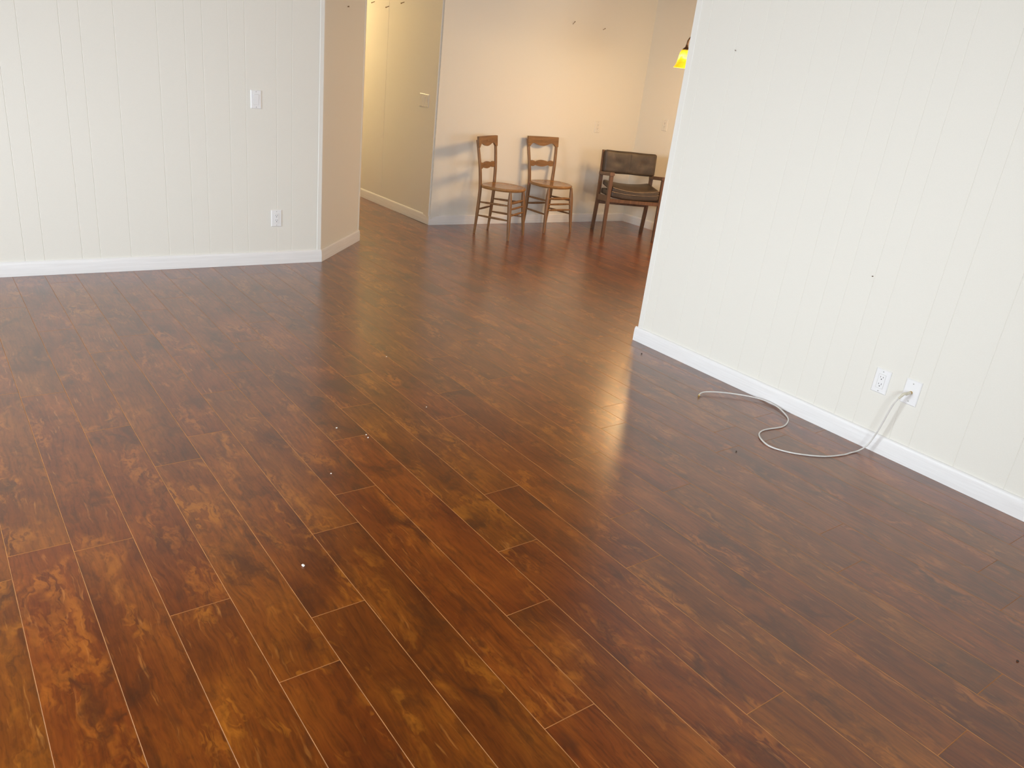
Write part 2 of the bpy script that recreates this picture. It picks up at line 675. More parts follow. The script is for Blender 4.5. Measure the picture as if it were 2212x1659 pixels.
o = finish('plank_field', bm, [PLANK, BEVEL], floor)
o['kind'] = 'stuff'
print('planks seen', n_vis, 'unseen', len(hidden))

# ceiling
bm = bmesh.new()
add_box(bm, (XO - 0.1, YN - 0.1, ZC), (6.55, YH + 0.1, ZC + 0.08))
struct(finish('ceiling', bm, CEIL), 'flat unseen ceiling over the rooms, made dark tan to cut floor reflections', 'ceiling')


def board_wall(name, fr, length, cuts, label, thick=0.10, z0=0.0, ua=0.0, gd=0.0017):
    """partition with vertical wall boards: a backing and one board between each two cuts"""
    bm = bmesh.new()
    wbox(bm, fr, ua, length, -TB - TP - thick, -TB - TP, z0, ZC)
    w = struct(finish(name, bm, PAINT), label)
    c = 0.0021
    for a, b in zip(cuts, cuts[1:]):
        bm = bmesh.new()
        pts = [(a + 0.0001, -TB - TP - 0.001), (a + 0.0001, -TB - gd), (a + c, -TB), (b - c, -TB), (b - 0.0001, -TB - gd), (b - 0.0001, -TB - TP - 0.001)]
        add_prism(bm, [wpt(fr, u, v, 0) for u, v in pts], 0.0, ZC)
        finish('wall_board', bm, PAINT, w)
    return w


x2u = lambda x: (x + 2.3) * L_LEN / 4.653
cuts = [0.0, .16, .33, .43, .62, .80, .97, 1.20, 1.36, 1.46, 1.62, 1.83, 1.93, 2.14, 2.30, 2.40, 2.60] + [x2u(x) for x in (.475, .578, .783, .886, 1.064, 1.298, 1.454, 1.558, 1.713, 1.818, 2.022, 2.128)] + [L_LEN - 0.012]
wl = board_wall('wall_left', L_FR, L_LEN, cuts, 'cream white wall of vertical boards with switch and outlet')
rc = [0.030, .125, .33, .49, .59, .79, .93, 1.06, 1.17, 1.275, 1.395, 1.495, 1.685, 1.78, 1.985, 2.20, 2.305, 2.48, 2.64, 2.83, 2.99, 3.09, 3.3, 3.46, 3.65, 3.8, 4.0, 4.2, 4.4, R_LEN]
wr = board_wall('wall_right', R_FR, R_LEN, rc, 'bright white board wall with outlet and cable plate', thick=0.095, ua=0.021, gd=0.0013)


def plain_wall(name, fr, u0, u1, label, thick=0.10, extra=None):
    bm = bmesh.new()
    wbox(bm, fr, u0, u1, -TB - thick, -TB, 0, ZC)
    return struct(finish(name, bm, PAINT), label)


# angled stub wall, with the hall's left side wall behind it
bm = bmesh.new()
q0, q1 = wpt(A_FR, 0, -TB, 0), wpt(A_FR, A_LEN, -TB, 0)
add_prism(bm, [q0 + Vector((-0.002, 0, 0)), q1, Vector((q1.x, YH, 0)), Vector((q1.x - 0.1, YH, 0)), Vector((q1.x - 0.1, q1.y + 0.06, 0)), q0 + Vector((-0.10, 0.10, 0))], 0, ZC)
struct(finish('wall_angled', bm, PAINT), 'narrow beige wall standing at an angle beside the hall opening')
# hall wall: two sheets butted at a seam
bm = bmesh.new()
wbox(bm, H_FR, 0.0, H_LEN, -TB - 0.10, -TB - TP, 0, ZC)
wh = struct(finish('wall_hall', bm, PAINT), 'shaded cream wall running back into the hall')
for a, b, e in ((0.0, 0.985, 0.0), (0.985, H_LEN, 0.0012)):
    bm = bmesh.new()
    c = 0.0015
    pts = [(a + 0.0002, -TB - TP - .001), (a + 0.0002, -TB - 0.001 + e), (a + c, -TB + e), (b - c, -TB + e), (b - 0.0002, -TB - .001 + e), (b - 0.0002, -TB - TP - .001)]
    add_prism(bm, [wpt(H_FR, u, v, 0) for u, v in pts], 0, ZC)
    finish('wall_panel', bm, PAINT, wh)
plain_wall('wall_back', B_FR, 0.0, B_LEN + 0.1, 'warm lit cream wall behind the three chairs')
plain_wall('wall_dining', D_FR, -0.10, D_LEN, 'cream dining wall meeting the back wall in the corner')
bm = bmesh.new()
add_box(bm, (2.8, YH, 0), (4.1, YH + 0.1, ZC))
struct(finish('wall_hall_end', bm, PAINT), 'cream wall closing the end of the hall')


def wall_openings(name, horiz, const, thick, a0, a1, opens, label):
    """straight outer wall with window openings (a0,a1,z0,z1)"""
    bm = bmesh.new()

    def pc(u0, u1, z0, z1):
        if u1 - u0 < 1e-4 or z1 - z0 < 1e-4:
            return
        if horiz:
            add_box(bm, (u0, const - thick, z0), (u1, const, z1))
        else:
            add_box(bm, (const - thick, u0, z0), (const, u1, z1))
    cur = a0
    for (b0, b1, z0, z1) in sorted(opens):
        pc(cur, b0, 0, ZC)
        pc(b0, b1, 0, z0)
        pc(b0, b1, z1, ZC)
        cur = b1
    pc(cur, a1, 0, ZC)
    return struct(finish(name, bm, PAINT), label)


win_near = (-1.15, 1.15, 0.82, 2.12)
win_fill = (4.0, 5.8, 0.85, 2.10)  # unseen opening, added to let the fill light in
win_out = (1.95, 4.25, 0.82, 2.12)
wall_openings('wall_near', True, YN, 0.12, XO - 0.12, 6.56, [win_near, win_fill], 'cream wall behind the viewer with a window and an added fill window')
wall_openings('wall_outer', False, XO, 0.12, YN, 5.50, [win_out], 'cream side wall with a wide window')


def window(name, horiz, const, o, label):
    a0, a1, z0, z1 = o
    bm = bmesh.new()
    e = 0.05

    def pc(bm, u0, u1, zz0, zz1, d0, d1):
        if horiz:
            add_box(bm, (u0, const + d0, zz0), (u1, const + d1, zz1))
        else:
            add_box(bm, (const + d0, u0, zz0), (const + d1, u1, zz1))
    for (u0, u1, s0, s1) in ((a0, a0 + e, z0, z1), (a1 - e, a1, z0, z1), (a0 + e, a1 - e, z0, z0 + e), (a0 + e, a1 - e, z1 - e, z1), ((a0 + a1) / 2 - .03, (a0 + a1) / 2 + .03, z0 + e, z1 - e)):
        pc(bm, u0, u1, s0, s1, -0.08, -0.02)
    w = struct(finish(name, bm, TRIM), label, 'window')
    for u0, u1 in ((a0 + e, (a0 + a1) / 2 - .03), ((a0 + a1) / 2 + .03, a1 - e)):
        bm = bmesh.new()
        pc(bm, u0, u1, z0 + e, z1 - e, -0.055, -0.050)
        finish('pane', bm, PANE, w)
    bm = bmesh.new()
    pc(bm, a0 - 0.03, a1 + 0.03, z0 - 0.03, z0 - 0.001, -0.02, 0.06)
    finish('window_sill', bm, TRIM, w)
    return w


window('window_1', True, YN, win_near, 'white framed window in the wall behind the viewer')
window('window_fill', True, YN, win_fill, 'made up white framed kitchen window, added to fill the angled wall')
window('window_2', False, XO, win_out, 'white framed window in the side wall')


# ------------------------------------------------------------------ baseboards and corner trims
BH = 0.090


def baseboard(name, fr, u0, u1, label, m0=0.0, m1=0.0):
    """moulded board; m0/m1 = how far the face overruns the back at either end (mitres)"""
    bm = bmesh.new()
    prof = [(-TB + 0.0002, 0.0005), (0.0, 0.0005), (0.0, 0.052), (-0.0015, 0.060), (-0.0015, 0.070), (-0.003, 0.080), (-0.006, 0.087), (-0.010, BH), (-TB + 0.0002, BH)]
    ra, rb = [], []
    for w, z in prof:
        t = (w + TB) / TB
        ra.append(bm.verts.new(wpt(fr, u0 - m0 * t, w, z)))
        rb.append(bm.verts.new(wpt(fr, u1 + m1 * t, w, z)))
    n = len(prof)
    for i in range(n):
        bm.faces.new((ra[i], ra[(i + 1) % n], rb[(i + 1) % n], rb[i]))
    bm.faces.new(ra[::-1])
    bm.faces.new(rb)
    return struct(finish(name, bm, BASE, smooth=40), label, 'baseboard')


baseboard('baseboard_left', L_FR, 0.05, L_LEN - 0.006, 'white baseboard along the left board wall', 0, 0.006)
baseboard('baseboard_angled', A_FR, 0.006, A_LEN - 0.004, 'beige lit baseboard along the short angled wall', 0.006, 0.004)
baseboard('baseboard_hall', H_FR, 0.006, H_LEN - 0.06, 'cream baseboard running into the hall', 0.006, 0)
baseboard('baseboard_back', B_FR, 0.014, B_LEN + TB, 'cream baseboard behind the chairs', 0.014, -TB)
baseboard('baseboard_dining', D_FR, -TB, D_LEN - 0.02, 'cream baseboard behind the leather armchair', -TB, 0)
baseboard('baseboard_right', R_FR, 0.0003, R_LEN - 0.02, 'bright white baseboard below the right wall')


bm = bmesh.new()
add_box(bm, (3.4865, 3.163, 0.0005), (3.612, 3.1835, 0.083))
bmesh.ops.bevel(bm, geom=[e for e in bm.edges if e.verts[0].co.z > .05 and e.verts[1].co.z > .05], offset=0.006, segments=2, affect='EDGES')
struct(finish('baseboard_right_end', bm, BASE, smooth=40), 'white baseboard piece around the end of the right wall', 'baseboard')


def corner_trim(name, corner, dirs, wd, label, z0=BH):
    """L-shaped outside corner bead; dirs = the two (u, n) pairs meeting there"""
    bm = bmesh.new()
    (ua, na), (ub, nb) = dirs
    c = Vector((corner[0], corner[1], 0))
    t = 0.0035
    det = na.x * nb.y - na.y * nb.x

    def cross(ta, tb):
        return c + Vector(((ta * nb.y - tb * na.y) / det, (na.x * tb - nb.x * ta) / det, 0))
    pts = [c + ua * wd, c + ua * wd + na * t * 0.5, c + ua * (wd - .003) + na * t, cross(t, t), c + ub * (wd - .003) + nb * t, c + ub * wd + nb * t * 0.5, c + ub * wd, c]
    add_prism(bm, pts, z0, ZC)
    return struct(finish(name, bm, TRIM), label, 'trim')


def isect(f1, f2):
    """corner of two wall faces (surfaces at -TB)"""
    (p, u, n), (q, v, m) = f1, f2
    a, b = wpt(f1, 0, -TB, 0), wpt(f2, 0, -TB, 0)
    d = u.x * v.y - u.y * v.x
    t = ((b.x - a.x) * v.y - (b.y - a.y) * v.x) / d
    return a + u * t


cLA = isect(L_FR, A_FR)
corner_trim('trim_1', cLA, ((-L_FR[1], L_FR[2]), (A_FR[1], A_FR[2])), 0.028, 'white corner trim at the end of the left wall')
pe = wpt(A_FR, A_LEN, -TB, 0)
corner_trim('trim_2', pe, ((-A_FR[1], A_FR[2]), (Vector((0, 1, 0)), Vector((1, 0, 0)))), 0.022, 'cream corner trim at the hall end of the angled wall')
cHB = isect(H_FR, B_FR)
corner_trim('trim_3', cHB, ((B_FR[1], B_FR[2]), (H_FR[1], H_FR[2])), 0.030, 'cream corner trim where the back wall meets the hall')
pr = wpt(R_FR, 0.021, -TB, 0)
corner_trim('trim_4', pr, ((R_FR[1], R_FR[2]), (Vector((1, 0, 0)), Vector((0, 1, 0)))), 0.036, 'white corner trim on the end of the right wall')


# ------------------------------------------------------------------ wall plates
def wall_rot(fr):
    """rotation that turns local +x along image-right, +y out of the wall, +z up"""
    n = fr[2]
    return math.atan2(n.y, n.x) - math.pi / 2


def plate(root, w, h, mat, t=0.0055):
    bm = bmesh.new()
    e = 0.004
    o = [bm.verts.new((sx * w / 2, 0, sz * h / 2)) for sx, sz in ((-1, -1), (1, -1), (1, 1), (-1, 1))]
    m = [bm.verts.new((sx * w / 2, t * 0.45, sz * h / 2)) for sx, sz in ((-1, -1), (1, -1), (1, 1), (-1, 1))]
    i_ = [bm.verts.new((sx * (w / 2 - e), t, sz * (h / 2 - e))) for sx, sz in ((-1, -1), (1, -1), (1, 1), (-1, 1))]
    for a, b in ((o, m), (m, i_)):
        for k in range(4):
            bm.faces.new((a[k], a[(k + 1) % 4], b[(k + 1) % 4], b[k]))
    bm.faces.new(i_)
    bm.faces.new(o[::-1])
    return finish('cover_plate', bm, mat, root)


def screw(root, x, z, y=0.0052, r=0.0032):
    bm = bmesh.new()
    add_lathe(bm, [(r, 0), (r, 0.0008), (r * 0.7, 0.0014), (0, 0.0016)], 12)
    o = finish('screw', bm, SCREW, root, 40)
    o.location = (x, y, z)
    o.rotation_euler = (-math.pi / 2, 0, 0)
    bm = bmesh.new()
    add_box(bm, (-r * .75, -0.0004, 0.0014), (r * .75, 0.0004, 0.0019))
    finish('screw_slot', bm, SLOT, o)


def outlet(label, pos, rz, mat=PLASTIC, w=0.074, h=0.116, group=None, deco=True):
    t = thing('wall_outlet', label, 'outlet', pos, rz, group)
    plate(t, w, h, mat)
    bm = bmesh.new()
    hw, hh = 0.0165, 0.0335
    for (r, y0, y1) in ((0.0, 0.0050, 0.0064),):
        add_box(bm, (-hw, 0.005, -hh), (hw, 0.0072, hh))
    bmesh.ops.bevel(bm, geom=[e for e in bm.edges], offset=0.0008, segments=1, affect='EDGES')
    rcp = finish('receptacle', bm, mat, t)
    bm = bmesh.new()
    for (a, b, c, d) in ((-hw - .0012, hw + .0012, hh, hh + .0012), (-hw - .0012, hw + .0012, -hh - .0012, -hh), (-hw - .0012, -hw, -hh, hh), (hw, hw + .0012, -hh, hh)):
        add_box(bm, (a, 0.0051, c), (b, 0.0058, d))
    finish('gap', bm, SCREW, t)
    for zc in (0.0175, -0.0165):
        for (sx, sz, ww, hh2) in ((-0.0062, 0.004, 0.0019, 0.0085), (0.0062, 0.004, 0.0019, 0.0068)):
            bm = bmesh.new()
            add_box(bm, (sx - ww / 2, 0.0070, zc + sz - hh2 / 2), (sx + ww / 2, 0.0075, zc + sz + hh2 / 2))
            finish('slot', bm, SLOT, rcp)
        bm = bmesh.new()
        add_lathe(bm, [(0.0026, 0), (0.0026, 0.0005), (0, 0.0005)], 12)
        g = finish('slot', bm, SLOT, rcp)
        g.location = (0, 0.0070, zc - 0.0065)
        g.rotation_euler = (-math.pi / 2, 0, 0)
    screw(t, 0, 0.0475)
    screw(t, 0, -0.0475)
    return t


def switch(label, pos, rz, gangs=1, mat=PLASTIC):
    t = thing('light_switch', label, 'light switch', pos, rz)
    w = 0.070 + 0.046 * (gangs - 1)
    plate(t, w, 0.116, mat)
    for g in range(gangs):
        x = (g - (gangs - 1) / 2) * 0.046
        bm = bmesh.new()
        pts = [(0.0050, -0.033), (0.0066, -0.033), (0.0078, 0.0), (0.0100, 0.033), (0.0050, 0.033)]
        add_profile(bm, pts, lambda a, b, d: (x + d, a, b), -0.0160, 0.0160)
        finish('rocker', bm, mat, t)
        bm = bmesh.new()
        for (a, b, c, d) in ((-.0175, .0175, .033, .0345), (-.0175, .0175, -.0345, -.033), (-.0175, -.016, -.033, .033), (.016, .0175, -.033, .033)):
            add_box(bm, (x + a, 0.0051, c), (x + b, 0.0058, d))
        finish('gap', bm, SCREW, t)
        screw(t, x, 0.0475)
        screw(t, x, -0.0475)
    return t


S = 1.51
zP = lambda fr, u, z: wpt(fr, u, -TB + 0.0003, z)


def u_of(fr, x=None, y=None):
    return (x - fr[0].x) / fr[1].x if x is not None else (y - fr[0].y) / fr[1].y


switch('white rocker light switch on the left board wall', zP(L_FR, u_of(L_FR, x=1.2475 * S), 0.7357 * S), wall_rot(L_FR))
outlet('white duplex outlet low on the left board wall', zP(L_FR, u_of(L_FR, x=1.3355 * S), 0.2170 * S), wall_rot(L_FR))
outlet('white duplex outlet on the right wall beside the cable plate', zP(R_FR, u_of(R_FR, y=1.068 * S), 0.2228 * S), wall_rot(R_FR))
switch('wide cream switch plate on the hall wall', zP(H_FR, u_of(H_FR, y=4.405 * S), 0.7355 * S), wall_rot(H_FR), 3, PLASTIC2)
outlet('cream outlet on the back wall left of the leather armchair', zP(B_FR, u_of(B_FR, x=3.888 * S), 0.662 * S), wall_rot(B_FR), PLASTIC2)
outlet('cream outlet on the dining wall above the leather armchair', zP(D_FR, u_of(D_FR, y=3.957 * S), 0.7255 * S), wall_rot(D_FR), PLASTIC2)
# cable plate
cpos = zP(R_FR, u_of(R_FR, y=0.9713 * S), 0.2243 * S)
t = thing('cable_plate', 'white cable wall plate with the cord plugged in', 'wall plate', cpos, wall_rot(R_FR))
plate(t, 0.074, 0.118, PLASTIC)
screw(t, 0, 0.042)
screw(t, 0, -0.042)
bm = bmesh.new()
add_lathe(bm, [(0.0075, 0.005), (0.0075, 0.008), (0.0048, 0.008), (0.0048, 0.013), (0, 0.013)], 12)
o = finish('jack', bm, BRASS, t, 40)
o.rotation_euler = (-math.pi / 2, 0, 0)

# ------------------------------------------------------------------ coaxial cable
cx, cy, cz = cpos
R_C = 0.0036
cable_pts = [(3.450, 1.476, 0.3335), (3.446, 1.492, 0.303), (3.444, 1.506, 0.262), (3.444, 1.520, 0.190), (3.443, 1.536, 0.110), (3.438, 1.556, 0.042), (3.410, 1.575, 0.0085), (3.360, 1.583, R_C),
             (3.297, 1.588, R_C), (3.192, 1.619, R_C), (3.101, 1.682, R_C), (3.048, 1.745, R_C), (3.025, 1.806, 0.005), (3.052, 1.872, 0.006), (3.096, 1.914, R_C), (3.142, 1.930, R_C),
             (3.191, 1.929, R_C), (3.287, 1.916, R_C), (3.372, 1.945, R_C), (3.424, 1.990, 0.005), (3.470, 2.085, 0.010), (3.462, 2.168, 0.014), (3.408, 2.246, 0.016), (3.315, 2.325, 0.017), (3.238, 2.369, 0.015), (3.196, 2.374, 0.011), (3.176, 2.364, 0.0075)]
ct = thing('coaxial_cable', 'white cable curling over the floor from the wall plate', 'cable', (3.30, 1.59, 0))
off = Vector(ct.location)
bm = bmesh.new()
add_tube(bm, [p - off for p in spline(cable_pts, 6)], R_C, 10)
finish('cord', bm, CABLE, ct, 60)
bm = bmesh.new()
bp = [(cx - 0.0125, cy, cz), (cx - 0.022, cy + 0.001, cz - 0.0005), (cx - 0.032, cy + 0.006, cz - 0.005), (3.4505, 1.4750, 0.3355), (3.447, 1.489, 0.309)]
add_tube(bm, [p - off for p in spline(bp, 4)], [0.0068] * 8 + [0.0074, 0.0066] + [0.006] * 5 + [0.0052] * 2, 12)
finish('boot', bm, BOOT, ct, 50)
bm = bmesh.new()
add_tube(bm, [Vector(p) - off for p in ((3.180, 2.368, 0.008), (3.171, 2.3615, 0.0068), (3.164, 2.357, 0.0060))], [0.0046, 0.0056, 0.0056], 12)
finish('connector', bm, BRASS, ct, 50)
bm = bmesh.new()
add_tube(bm, [Vector(p) - off for p in ((3.164, 2.357, 0.0060), (3.158, 2.3525, 0.0055))], [0.001, 0.0007], 8)
finish('pin', bm, BRASS, ct)


# ------------------------------------------------------------------ antique chairs
def make_side_chair():
    t = thing('wooden_chair', None, 'chair', (0, 0, 0))
    wf, df, wb, db, ws, ds, wt, dt, hs, ht, wf2, df2 = .177, .164, .148, .203, .151, .183, .189, .233, .460, .878, .147, .125

    # seat: round, slightly dished, rolled edge
    bm = bmesh.new()
    prof = [(0, -0.032), (0.150, -0.032), (0.178, -0.031), (0.193, -0.026), (0.1985, -0.014), (0.196, -0.004), (0.188, -0.0005), (0.178, 0.0), (0.168, -0.0015), (0.12, -0.004), (0.06, -0.005), (0, -0.0055)]
    add_lathe(bm, prof, 48)
    for v in bm.verts:
        v.co.x *= 1.04
        v.co.y = v.co.y * 1.03 - 0.007
        if v.co.y < 0:      # the rear is squarer and reaches the posts
            k = 1 + 0.12 * math.sin(2 * math.atan2(v.co.y, v.co.x)) ** 2
            v.co.x *= k
            v.co.y *= k
        v.co.z += hs
    finish('seat', bm, SEATW, t, 35)
    # back posts: foot, knee at the seat, raked back top
    for s in (1, -1):
        bm = bmesh.new()
        path = spline([(s * wb, -db, 0), (s * (wb + .001), -db + .012, .16), (s * (ws - .001), -ds + .002, .36), (s * ws, -ds, hs), (s * (ws + .013), -ds - .010, .60), (s * (ws + .028), -ds - .032, .75), (s * (wt - .004), -dt, ht - .03)], 4)
        n = len(path)
        rad = []
        for i, p in enumerate(path):
            z = p.z
            rad.append(0.0115 + 0.0065 * min(1, z / .22) if z < .46 else 0.0178 - 0.0025 * (z - .46) / .4)
        add_tube(bm, path, rad, 10, flat=0.85, ref=(1, 0, 0))
        finish('back_post', bm, OAK, t, 50)
    # front legs, turned
    for s in (1, -1):
        bm = bmesh.new()
        p0, p1 = Vector((s * wf2, df2, hs - .025)), Vector((s * wf, df, 0))
        prof = [(0, .0120), (.06, .0145), (.16, .0185), (.26, .0205), (.36, .0200), (.52, .0182), (.70, .0158), (.86, .0132), (.97, .0112), (1, .0105)]
        add_tube(bm, [p0.lerp(p1, q) for q, r in prof], [r for q, r in prof], 12)
        finish('front_leg', bm, OAK, t, 50)

    def on_front(s, z):
        q = 1 - z / (hs - .025)
        return Vector((s * wf2, df2, hs - .025)).lerp(Vector((s * wf, df, 0)), q)

    def on_back(s, z):
        q = min(1, z / .36)
        return Vector((s * wb, -db, 0)).lerp(Vector((s * ws, -ds + .002, .36)), q)

    def rung(a, b, r, fat=1.25):
        r *= 1.1
        bm = bmesh.new()
        a, b = Vector(a), Vector(b)
        add_tube(bm, [a.lerp(b, q) for q in (0, .12, .3, .5, .7, .88, 1)], [r * .85, r, r * fat, r * fat * 1.05, r * fat, r, r * .85], 8)
        finish('rung', bm, OAK, t, 50)
    rung(on_front(1, .332), on_front(-1, .332), .0080, 1.5)
    rung(on_front(1, .278), on_front(-1, .278), .0070)
    rung(on_front(1, .222), on_front(-1, .222), .0072)
    for s in (1, -1):
        rung(on_front(s, .312), on_back(s, .300), .0070)
        rung(on_front(s, .180), on_back(s, .176), .0070)
    rung(on_back(1, .228), on_back(-1, .228), .0070)

    # crest rail: straight top, bellied lower edge with dropped ears, bowed a little backwards
    def rail(name, outline, half, yc, zc, th, bow, rake):
        bm = bmesh.new()
        # outline: list of (frac, top, bottom)
        rings = []
        for d in (0, 1):
            ring_t, ring_b = [], []
            for fr_, zt, zb in outline:
                x = (fr_ * 2 - 1) * half
                y = yc - bow * (1 - (fr_ * 2 - 1) ** 2) + d * th
                ring_t.append(bm.verts.new((x, y - rake * (zt), zc + zt)))
                ring_b.append(bm.verts.new((x, y - rake * (zb), zc + zb)))
            rings.append((ring_t, ring_b))
        n = len(outline)
        (t0, b0), (t1, b1) = rings
        for i in range(n - 1):
            bm.faces.new((t0[i], t0[i + 1], b0[i + 1], b0[i]))
            bm.faces.new((t1[i], b1[i], b1[i + 1], t1[i + 1]))
            bm.faces.new((t0[i], t1[i], t1[i + 1], t0[i + 1]))
            bm.faces.new((b0[i], b0[i + 1], b1[i + 1], b1[i]))
        bm.faces.new((t0[0], b0[0], b1[0], t1[0]))
        bm.faces.new((t0[-1], t1[-1], b1[-1], b0[-1]))
        return finish(name, bm, RAILW, t, 40)
    low = [(0, -.092), (.03, -.096), (.065, -.096), (.09, -.090), (.115, -.078), (.15, -.066), (.19, -.062), (.23, -.063), (.28, -.068), (.34, -.077), (.40, -.084), (.46, -.088)]
    low = low + [(1 - f, z) for f, z in reversed(low)]
    cr_ = rail('crest_rail', [(f, 0.0, z) for f, z in low], 0.197, -dt - .002, ht, 0.020, 0.010, 0.10)
    # small carved boss in the middle of the crest rail
    bm = bmesh.new()
    add_lathe(bm, [(.017, 0), (.015, .002), (.010, .002), (.008, .0035), (0, .0045)], 12)
    cv = finish('carving', bm, OAK, cr_, 40)
    cv.location = (0, -dt + .0125, ht - .038)
    cv.rotation_euler = (-math.pi / 2, 0, 0)
    cv.scale = (1.8, 1, 0.4)
    # middle rail: three lobes
    out = []
    N_ = 40
    for i in range(N_ + 1):
        f = i / N_
        a = abs(f * 2 - 1)
        if a < .52:
            h = .0145 + .0165 * math.cos(a / .52 * math.pi / 2) ** 0.8
        else:
            h = .0145 + .0130 * math.sin((a - .52) / .48 * math.pi) ** 0.8 if a < .98 else .0145
        out.append((f, h, -h))
    rail('back_rail', out, 0.158, -ds - .026, .622, 0.014, 0.006, 0.10)
    return t


ch = make_side_chair()
ch['group'] = 'pair of wooden chairs by the back wall'
ch.location = (4.411, 5.934, 0)
ch.rotation_euler = (0, 0, math.radians(-150.5))
ch['label'] = 'wooden side chair turned sideways, the one nearer the hall'
ch2 = copy_tree(ch)
ch2.location = (5.122, 6.105, 0)
ch2.rotation_euler = (0, 0, math.radians(-178.8))
ch2['label'] = 'wooden side chair with its back to the wall, middle of the three chairs'


# ------------------------------------------------------------------ leather armchair
def make_armchair():
    t = thing('leather_armchair', 'low wooden armchair with worn black leather seat and back', 'armchair', (5.8325, 5.715, 0), math.radians(153.16))
    w, yf, yb0, yba, ybt = .271, .161, -.239, -.199, -.222
    ha, ht, hab = .640, .812, .596
    for s in (1, -1):
        bm = bmesh.new()
        add_bar(bm, (s * w, yf + .006, 0), (s * w, yf, ha - .030), .032, .034, bev=.003, w1=.036, d1=.038)
        finish('front_leg', bm, WALNUT, t)
        bm = bmesh.new()
        pts = [(s * w, yb0, 0), (s * w, yba, .30), (s * w, yba, .42), (s * w, yba - .004, .60), (s * w, ybt, ht)]
        for a, b in ((0, 1), (1, 2), (2, 3), (3, 4)):
            pass
        path = spline(pts, 4)
        rings = []
        for i, p in enumerate(path):
            hw = .0175
            hd = .016 + .007 * math.sin(min(1, p.z / ht) * math.pi)
            rings.append([bm.verts.new((p.x + a * hw, p.y + b * hd, p.z)) for a, b in ((-1, -.7), (-.7, -1), (.7, -1), (1, -.7), (1, .7), (.7, 1), (-.7, 1), (-1, .7))])
        for r0, r1 in zip(rings, rings[1:]):
            for k in range(8):
                bm.faces.new((r0[k], r0[(k + 1) % 8], r1[(k + 1) % 8], r1[k]))
        bm.faces.new(rings[0][::-1])
        bm.faces.new(rings[-1])
        finish('back_leg', bm, WALNUT, t, 40)
        # arm: flat rail rising a little to the front
        bm = bmesh.new()
        add_bar(bm, (s * w, yba - .012, hab - .014), (s * w, yf + .024, ha - .014), .044, .034, ref=(0, 0, 1), bev=.006, w1=.048)
        finish('arm', bm, WALNUT, t)
        # side rail
        bm = bmesh.new()
        add_bar(bm, (s * w, yba, .345), (s * w, yf, .385), .022, .060, ref=(0, 0, 1), bev=.003)
        finish('side_rail', bm, WALNUT, t)
    bm = bmesh.new()
    add_bar(bm, (-w, yf, .369), (w, yf, .369), .024, .036, ref=(0, 0, 1), bev=.003)
    finish('front_rail', bm, WALNUT, t)
    bm = bmesh.new()
    add_bar(bm, (-w, yba + .002, .294), (w, yba + .002, .294), .022, .032, ref=(0, 0, 1), bev=.003)
    finish('back_rail', bm, WALNUT, t)
    bm = bmesh.new()
    add_bar(bm, (-w, yba - .006, .640), (w, yba - .006, .640), .020, .040, ref=(0, 0, 1), bev=.003)
    finish('back_slat', bm, WALNUT, t)

    # upholstered seat base, sagging in the middle, and the loose cushion on it
    def sag(amp, tilt):
        def fn(a, b, c, v):
            dip = amp * (1 - a * a)
            return (v.x, v.y, v.z - dip + tilt * (-b) * .5 + .010 * max(0, 1 - a * a) * max(0, 1 - b * b) * (1 if c > 0 else 0))
        return fn
    ymid = (yf + yba) / 2 + .012
    hd = (yf - yba) / 2 + .008
    bm = bmesh.new()
    f1 = sag(.018, -.02)
    add_rbox(bm, .254, hd, .032, .020, 12, f1, (0, ymid, .424))
    sb = finish('seat_base', bm, LEATHER, t, 60)
    bm = bmesh.new()
    f2 = sag(.030, .024)
    add_rbox(bm, .250, hd - .002, .029, .022, 14, f2, (0, ymid + .004, .490))
    sc = finish('seat_cushion', bm, LEATHER, t, 60)

    def piping(parent, hw, hd_, zc, z, yc, amp, tilt):
        bm = bmesh.new()
        pts = []
        for i in range(25):
            a = -1 + 2 * i / 24
            pts.append((a * hw * .97, yc + hd_ + .001 - .010 * max(0, abs(a) - .9) * 10 * .5, zc + z - amp * (1 - a * a) - tilt * .5))
        add_tube(bm, pts, .0048, 8)
        finish('piping', bm, PIPING, parent, 60)
    piping(sc, .250, hd - .004, .490, .022, ymid + .004, .030, .024)
    piping(sb, .254, hd - .002, .424, .024, ymid, .018, -.02)
    # tufted back cushion with a centre seam
    bm = bmesh.new()

    def tuft(a, b, c, v):
        d = 0
        if b > 0:
            d += .010 * (1 - a * a) * (1 - c * c)
            d -= .009 * math.exp(-(a / .05) ** 2) * (1 - .5 * c * c)
            for ax in (-.5, .5):
                d -= .010 * math.exp(-((a - ax) / .16) ** 2 - (c / .30) ** 2)
        return (v.x, v.y + d, v.z + .0012 * math.cos(a * math.pi * 2))
    add_rbox(bm, .276, .034, .112, .024, 20, tuft, (0, 0, 0))
    bc = finish('back_cushion', bm, LEATHER, t, 60)
    bc.location = (-.003, yba + .030, .708)
    bc.rotation_euler = (math.radians(5), 0, 0)
    bm = bmesh.new()
    pts = [(0, .0345 + .001 * (1 - q * q), q * .085) for q in (-1, -.6, -.2, .2, .6, 1)]
    add_tube(bm, pts, .0022, 6)
    finish('seam', bm, LEATHER, bc, 60)
    return t


make_armchair()


